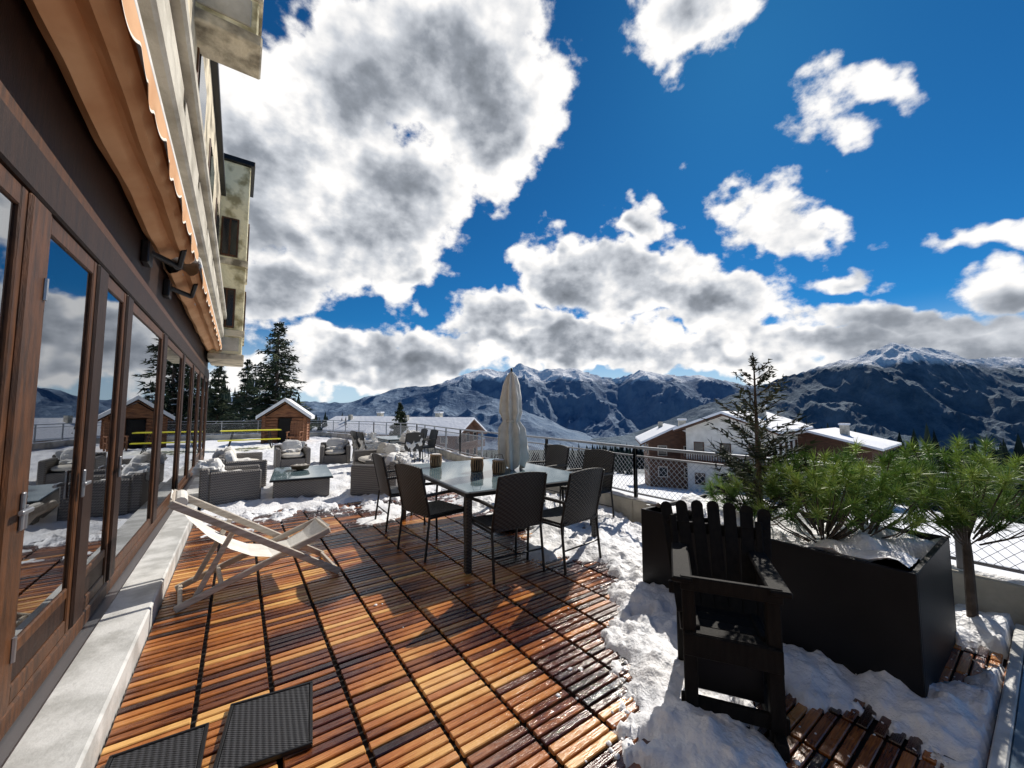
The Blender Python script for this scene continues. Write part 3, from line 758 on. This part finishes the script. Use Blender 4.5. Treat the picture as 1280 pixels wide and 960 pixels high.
def mtn(tab,q0,wn,wb,seed,name,mt,rel=.5):
    vs=[];fs=[];na,nq=560,110
    for j in range(nq+1):
        u_=j/nq; q=q0-wn+(wn+wb)*u_
        for i in range(na+1):
            a=-1.7+3.5*i/na; p=a*q0
            qr=q0+350*noise.fractal(Vector((p/2600,seed,0)),1,2,3)
            t=(qr-q)/wn if q<qr else (q-qr)/wb
            t=max(0,min(1,t)); base=-.1*q0
            top=interp(tab,a)*qr
            P=Vector((p/1300,q/1600,seed))
            rg=ridged(P)
            hgt=base+(top-base)*((1-t)**1.2) + (top-base)*(rg-.62)*rel*max(0,math.sin(math.pi*min(1,t+.04)))**.75
            if t<.05: hgt+=45*(ridged(Vector((p/500,q/500,seed+3)),5)-.6)
            vs.append(HP(p,q,hgt))
    for j in range(nq):
        for i in range(na): x=j*(na+1)+i; fs.append([x,x+1,x+na+2,x+na+1])
    b=B(); b.add(vs,fs,mt); b.obj(name)
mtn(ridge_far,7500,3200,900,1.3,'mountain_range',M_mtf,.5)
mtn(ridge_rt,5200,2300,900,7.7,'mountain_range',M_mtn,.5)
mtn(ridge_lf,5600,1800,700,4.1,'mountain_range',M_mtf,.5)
# ---------------------------------------------------------------- distant forest
def forest(zones,name):
    b=B()
    for (a0,a1,d0,d1,nT,h0,h1) in zones:
        for _ in range(nT):
            rel=math.radians(random.uniform(a0,a1)); d=math.sqrt(random.uniform(d0*d0,d1*d1)); p,q=d*math.sin(rel),d*math.cos(rel)
            base=HP(p,q,gz(p,q)-.3); h=random.uniform(h0,h1)*random.choice((1,1,1,.75,1.15)); r=h*random.uniform(.12,.2)
            tone=random.uniform(.15,.85)
            for L in range(7):
                t=L/7; z0=h*(.06+.86*t); z1=z0+h*.24*(1-.3*t); rr=r*(1-t)**.85+.1; nn=9; o=random.random()*6
                ring=[base+Vector((math.cos(o+6.283*k/(nn*2))*rr*(random.uniform(.7,1.3) if k%2 else .45),math.sin(o+6.283*k/(nn*2))*rr*(random.uniform(.7,1.3) if k%2 else .45),z0-(.06*h if k%2 else 0))) for k in range(nn*2)]
                b.cur=max(0,min(1,tone+random.gauss(0,.12)))
                b.add(ring+[base+Vector((0,0,min(z1,h)))],[(k,(k+1)%(nn*2),nn*2) for k in range(nn*2)],M_needfar)
    return b.obj(name)
forest([(36,60,90,150,640,9,13),(22,72,150,330,1200,11,16),(-29,-21,75,130,70,4,7),(-48,-29,60,110,60,7,11),(3,17,130,260,110,6,10),(-22,5,190,420,110,6,10),(10,34,200,600,520,10,16),(62,90,60,300,160,8,12)],'distant_forest')
# ---------------------------------------------------------------- chalets
def chalet(name,loc,rz,w,d,h,rh,lower,upper,ov=1.2):
    root=empty(name); root.location=loc; root.rotation_euler=(0,0,rz)
    b=B(); b.box(-w/2,w/2,0,d,-4,h*.5,lower); b.box(-w/2-.05,w/2+.05,-.05,d+.05,h*.5,h,upper)
    b.add([(-w/2-.05,-.05,h),(w/2+.05,-.05,h),(0,-.05,h+rh)],[(0,1,2)],upper); b.add([(-w/2-.05,d+.05,h),(w/2+.05,d+.05,h),(0,d+.05,h+rh)],[(0,2,1)],upper)
    b.obj('walls',parent=root)
    b=B(); sl=rh/(w/2)
    for sx in (-1,1):
        xe=sx*(w/2+ov); ze=h-ov*sl
        for t0,t1,mm in ((.02,.22,M_chal),(.225,.5,M_snowfar)):
            vs=[(xe,-ov,ze+t0),(0,-ov,h+rh+t0),(0,d+ov,h+rh+t0),(xe,d+ov,ze+t0)]
            vs+=[(x,y,z+t1-t0) for x,y,z in vs]
            b.add(vs,[(0,1,2,3),(4,5,6,7),(0,1,5,4),(2,3,7,6),(0,3,7,4)],mm)
    b.box(w*.18,w*.18+.9,d*.4,d*.4+.9,h,h+rh+1.1,M_conc); b.box(w*.18-.1,w*.18+1,d*.4-.1,d*.4+1,h+rh+1.1,h+rh+1.35,M_snowfar)
    b.box(-w*.2,-w*.2+.6,d*.7,d*.7+.6,h,h+rh+.8,M_conc)
    b.obj('roof',parent=root)
    b=B(); g=B(); nF=max(2,int(h/2.7)); fh=h/nF
    for f_ in range(nF):
        z=f_*fh+.9; nW=max(2,int(w/2.4))
        for k in range(nW):
            x=-w/2+w*(k+.5)/nW
            b.box(x-.6,x+.6,-.12,-.055,z-.1,z+1.3,M_chal if lower is M_white else M_palewood); g.box(x-.5,x+.5,-.14,-.121,z,z+1.2,M_win)
        nD=max(2,int(d/3))
        for k in range(nD):
            y=d*(k+.5)/nD
            for sx in (-1,1):
                xx=sx*(w/2+.06); b.box(min(xx,xx+sx*.06),max(xx,xx+sx*.06),y-.6,y+.6,z-.1,z+1.3,M_chal if lower is M_white else M_palewood); g.box(min(xx+sx*.061,xx+sx*.08),max(xx+sx*.061,xx+sx*.08),y-.5,y+.5,z,z+1.2,M_win)
        if f_>0:
            zb=f_*fh
            b.box(-w/2-.3,w/2+.3,-1.2,-.06,zb-.12,zb,M_chal); b.box(-w/2-.3,w/2+.3,-1.25,-1.18,zb+.85,zb+.95,M_chal)
            x=-w/2-.3
            while x<w/2+.3: b.box(x,x+.12,-1.23,-1.19,zb,zb+.85,M_chal); x+=.28
    b.obj('balconies_and_frames',parent=root); g.obj('windows',parent=root)
    return root
def face(rel): return -YAW-math.radians(rel)
chalet('timber_chalet',HP(.42*52,52,-8.0),face(20)+.1,6.5,9,5.6,1.6,M_chal,M_chal)
chalet('white_chalet',HP(.55*46,46,-8.2),face(20)-.45,9,18,7.6,1.7,M_white,M_white)
chalet('stone_chalet',HP(.80*50,52,-9.5),face(40)-.2,12,12,6.5,1.6,M_white,M_chal)
chalet('snowy_chalet',HP(-.12*58,60,-6.2),face(-8)+1.1,8,14,4.6,1.8,M_chal,M_chal)
chalet('snowy_chalet',HP(-.30*70,72,-5.2),face(-18)+.9,9,14,3.5,1.9,M_white,M_chal)
# ---------------------------------------------------------------- world
w=bpy.data.worlds.new('World'); sc.world=w; w.use_nodes=True; nt=w.node_tree; N=nt.nodes; Lk=nt.links
N.clear()
SUN_AZ=YAW+math.radians(33); SUN_EL=math.radians(42)
sund=Vector((math.sin(SUN_AZ)*math.cos(SUN_EL),math.cos(SUN_AZ)*math.cos(SUN_EL),math.sin(SUN_EL)))
sky=N.new('ShaderNodeTexSky'); sky.sky_type='NISHITA'; sky.sun_disc=False; sky.sun_elevation=SUN_EL; sky.sun_rotation=SUN_AZ; sky.altitude=1500; sky.ozone_density=2; sky.dust_density=.3; sky.air_density=1
def Mth(op,a,b_=None,c=None,clamp=False):
    n=N.new('ShaderNodeMath'); n.operation=op; n.use_clamp=clamp
    for i,v in enumerate((a,b_,c)):
        if v is None: continue
        if isinstance(v,(int,float)): n.inputs[i].default_value=v
        else: Lk.new(v,n.inputs[i])
    return n.outputs[0]
def VM(op,a,b_=None,c=None,out=0):
    n=N.new('ShaderNodeVectorMath'); n.operation=op
    for i,v in enumerate((a,b_,c)):
        if v is None: continue
        if isinstance(v,(tuple,Vector)): n.inputs[i].default_value=tuple(v)
        else: Lk.new(v,n.inputs[i])
    return n.outputs['Value'] if out else n.outputs[0]
def NZ(vec,scale,detail,rough=.55,col=False):
    n=N.new('ShaderNodeTexNoise'); n.inputs['Scale'].default_value=scale; n.inputs['Detail'].default_value=detail; n.inputs['Roughness'].default_value=rough; Lk.new(vec,n.inputs['Vector'])
    return n.outputs['Color' if col else 'Fac']
def SS(v,a,b_):
    n=N.new('ShaderNodeMapRange'); n.interpolation_type='SMOOTHSTEP'; Lk.new(v,n.inputs[0]); n.inputs[1].default_value=a; n.inputs[2].default_value=b_; return n.outputs[0]
tc=N.new('ShaderNodeTexCoord'); vdir=VM('NORMALIZE',tc.outputs['Generated'])
TH=math.radians(4.16)
AX=F*math.cos(TH)+Vector((0,0,math.sin(TH))); UPV=R.cross(AX)
px=[(300,210,170,160,1.25),(440,120,130,120,1.25),(560,70,150,130,1.3),(620,170,80,110,1.0),(450,270,160,120,1.25),(340,370,120,60,1),(500,345,80,40,.8),
(880,15,110,65,.7),(1105,100,60,32,.42),(1045,165,50,42,.42),(950,240,80,30,.48),(1010,285,70,36,.62),
(725,335,85,60,1.1),(795,292,46,48,1),(800,360,110,55,1.1),(640,400,100,42,1),(880,378,95,40,1),(700,430,250,40,1.2),(900,430,150,34,1.1),
(460,455,220,40,1.1),(1010,435,170,36,1.1),(1160,402,200,38,1.1),(1275,365,110,38,.9),(1240,295,120,18,.5),(1080,345,80,16,.45),(1200,440,300,50,1.2)]
blobs=[((u-640)/481,(480-v)/481,ru/481,rv/481,wt) for u,v,ru,rv,wt in px]
z=VM('DOT_PRODUCT',vdir,AX,out=1); zc=Mth('MAXIMUM',z,.12)
a_=Mth('DIVIDE',VM('DOT_PRODUCT',vdir,R,out=1),zc); b2=Mth('DIVIDE',VM('DOT_PRODUCT',vdir,UPV,out=1),zc)
cb=N.new('ShaderNodeCombineXYZ'); Lk.new(a_,cb.inputs[0]); Lk.new(b2,cb.inputs[1])
off=VM('MULTIPLY_ADD',VM('SUBTRACT',NZ(vdir,7,3,.6,True),(.5,.5,.5)),(.28,.28,0),cb.outputs[0])
cur=None
for (ba,bb,ra,rb,wt) in blobs:
    l=VM('LENGTH',VM('MULTIPLY_ADD',off,(1/ra,1/rb,0),(-ba/ra,-bb/rb,0)),out=1)
    v=Mth('MULTIPLY_ADD',l,-min(wt,.7) if wt<.7 else -wt,wt)
    if cur is None: cur=v
    else:
        n=N.new('ShaderNodeMath'); n.operation='SMOOTH_MAX'; Lk.new(cur,n.inputs[0]); Lk.new(v,n.inputs[1]); n.inputs[2].default_value=.12; cur=n.outputs[0]
macro=Mth('MAXIMUM',cur,-.6)
vscale=VM('MULTIPLY',vdir,(1,1,1.4))
nA=NZ(vscale,6,8,.57)
nB=NZ(VM('ADD',vscale,sund*.03),6,4,.5)
nL=NZ(vscale,3.2,2,.45)
dens=Mth('ADD',macro,Mth('MULTIPLY',Mth('SUBTRACT',nA,.5),2.4))
alpha=SS(dens,-.02,.26)
core=SS(Mth('ADD',macro,Mth('MULTIPLY',Mth('SUBTRACT',nL,.5),1.5)),.22,.95)
edge=SS(dens,.0,.75)
rel_=Mth('SUBTRACT',nA,nB)
lit=Mth('SUBTRACT',Mth('ADD',Mth('MULTIPLY_ADD',core,-.46,1.0),Mth('MULTIPLY',rel_,2.3)),Mth('MULTIPLY',edge,.15),clamp=True)
rc=N.new('ShaderNodeValToRGB'); Lk.new(lit,rc.inputs[0])
rc.color_ramp.elements[0].position=.0; rc.color_ramp.elements[0].color=(.17,.19,.22,1)
rc.color_ramp.elements[1].position=.90; rc.color_ramp.elements[1].color=(1.1,1.08,1.06,1)
e=rc.color_ramp.elements.new(.32); e.color=(.33,.36,.41,1); e=rc.color_ramp.elements.new(.62); e.color=(.66,.69,.74,1)
tint=VM('MULTIPLY',sky.outputs[0],(.10,.56,.90))
sz=N.new('ShaderNodeSeparateXYZ'); Lk.new(vdir,sz.inputs[0])
hz=Mth('MULTIPLY',SS(sz.outputs[2],.22,.02),.85)
hm=N.new('ShaderNodeMix'); hm.data_type='RGBA'; Lk.new(hz,hm.inputs[0]); Lk.new(tint,hm.inputs[6]); hm.inputs[7].default_value=(7.0,8.8,10.2,1)
bg1=N.new('ShaderNodeBackground'); Lk.new(hm.outputs[2],bg1.inputs[0]); bg1.inputs[1].default_value=.085
bg2=N.new('ShaderNodeBackground'); Lk.new(rc.outputs[0],bg2.inputs[0]); bg2.inputs[1].default_value=.95
mx=N.new('ShaderNodeMixShader'); Lk.new(alpha,mx.inputs[0]); Lk.new(bg1.outputs[0],mx.inputs[1]); Lk.new(bg2.outputs[0],mx.inputs[2])
ow=N.new('ShaderNodeOutputWorld'); Lk.new(mx.outputs[0],ow.inputs[0])
w.cycles.sampling_method='NONE'
sl=bpy.data.lights.new('sun','SUN'); sl.energy=5; sl.angle=math.radians(.5); sl.color=(1,.93,.83)
so=bpy.data.objects.new('sun',sl); sc.collection.objects.link(so); so.rotation_euler=(-sund).to_track_quat('-Z','Y').to_euler()
cam=bpy.data.cameras.new('camera'); co=bpy.data.objects.new('camera',cam); sc.collection.objects.link(co)
cam.sensor_width=36; cam.lens=36*481/1280; cam.clip_start=.05; cam.clip_end=40000
co.location=(0,0,1.5); co.rotation_euler=(math.pi/2+TH,0,-YAW); sc.camera=co
sc.view_settings.view_transform='Standard'
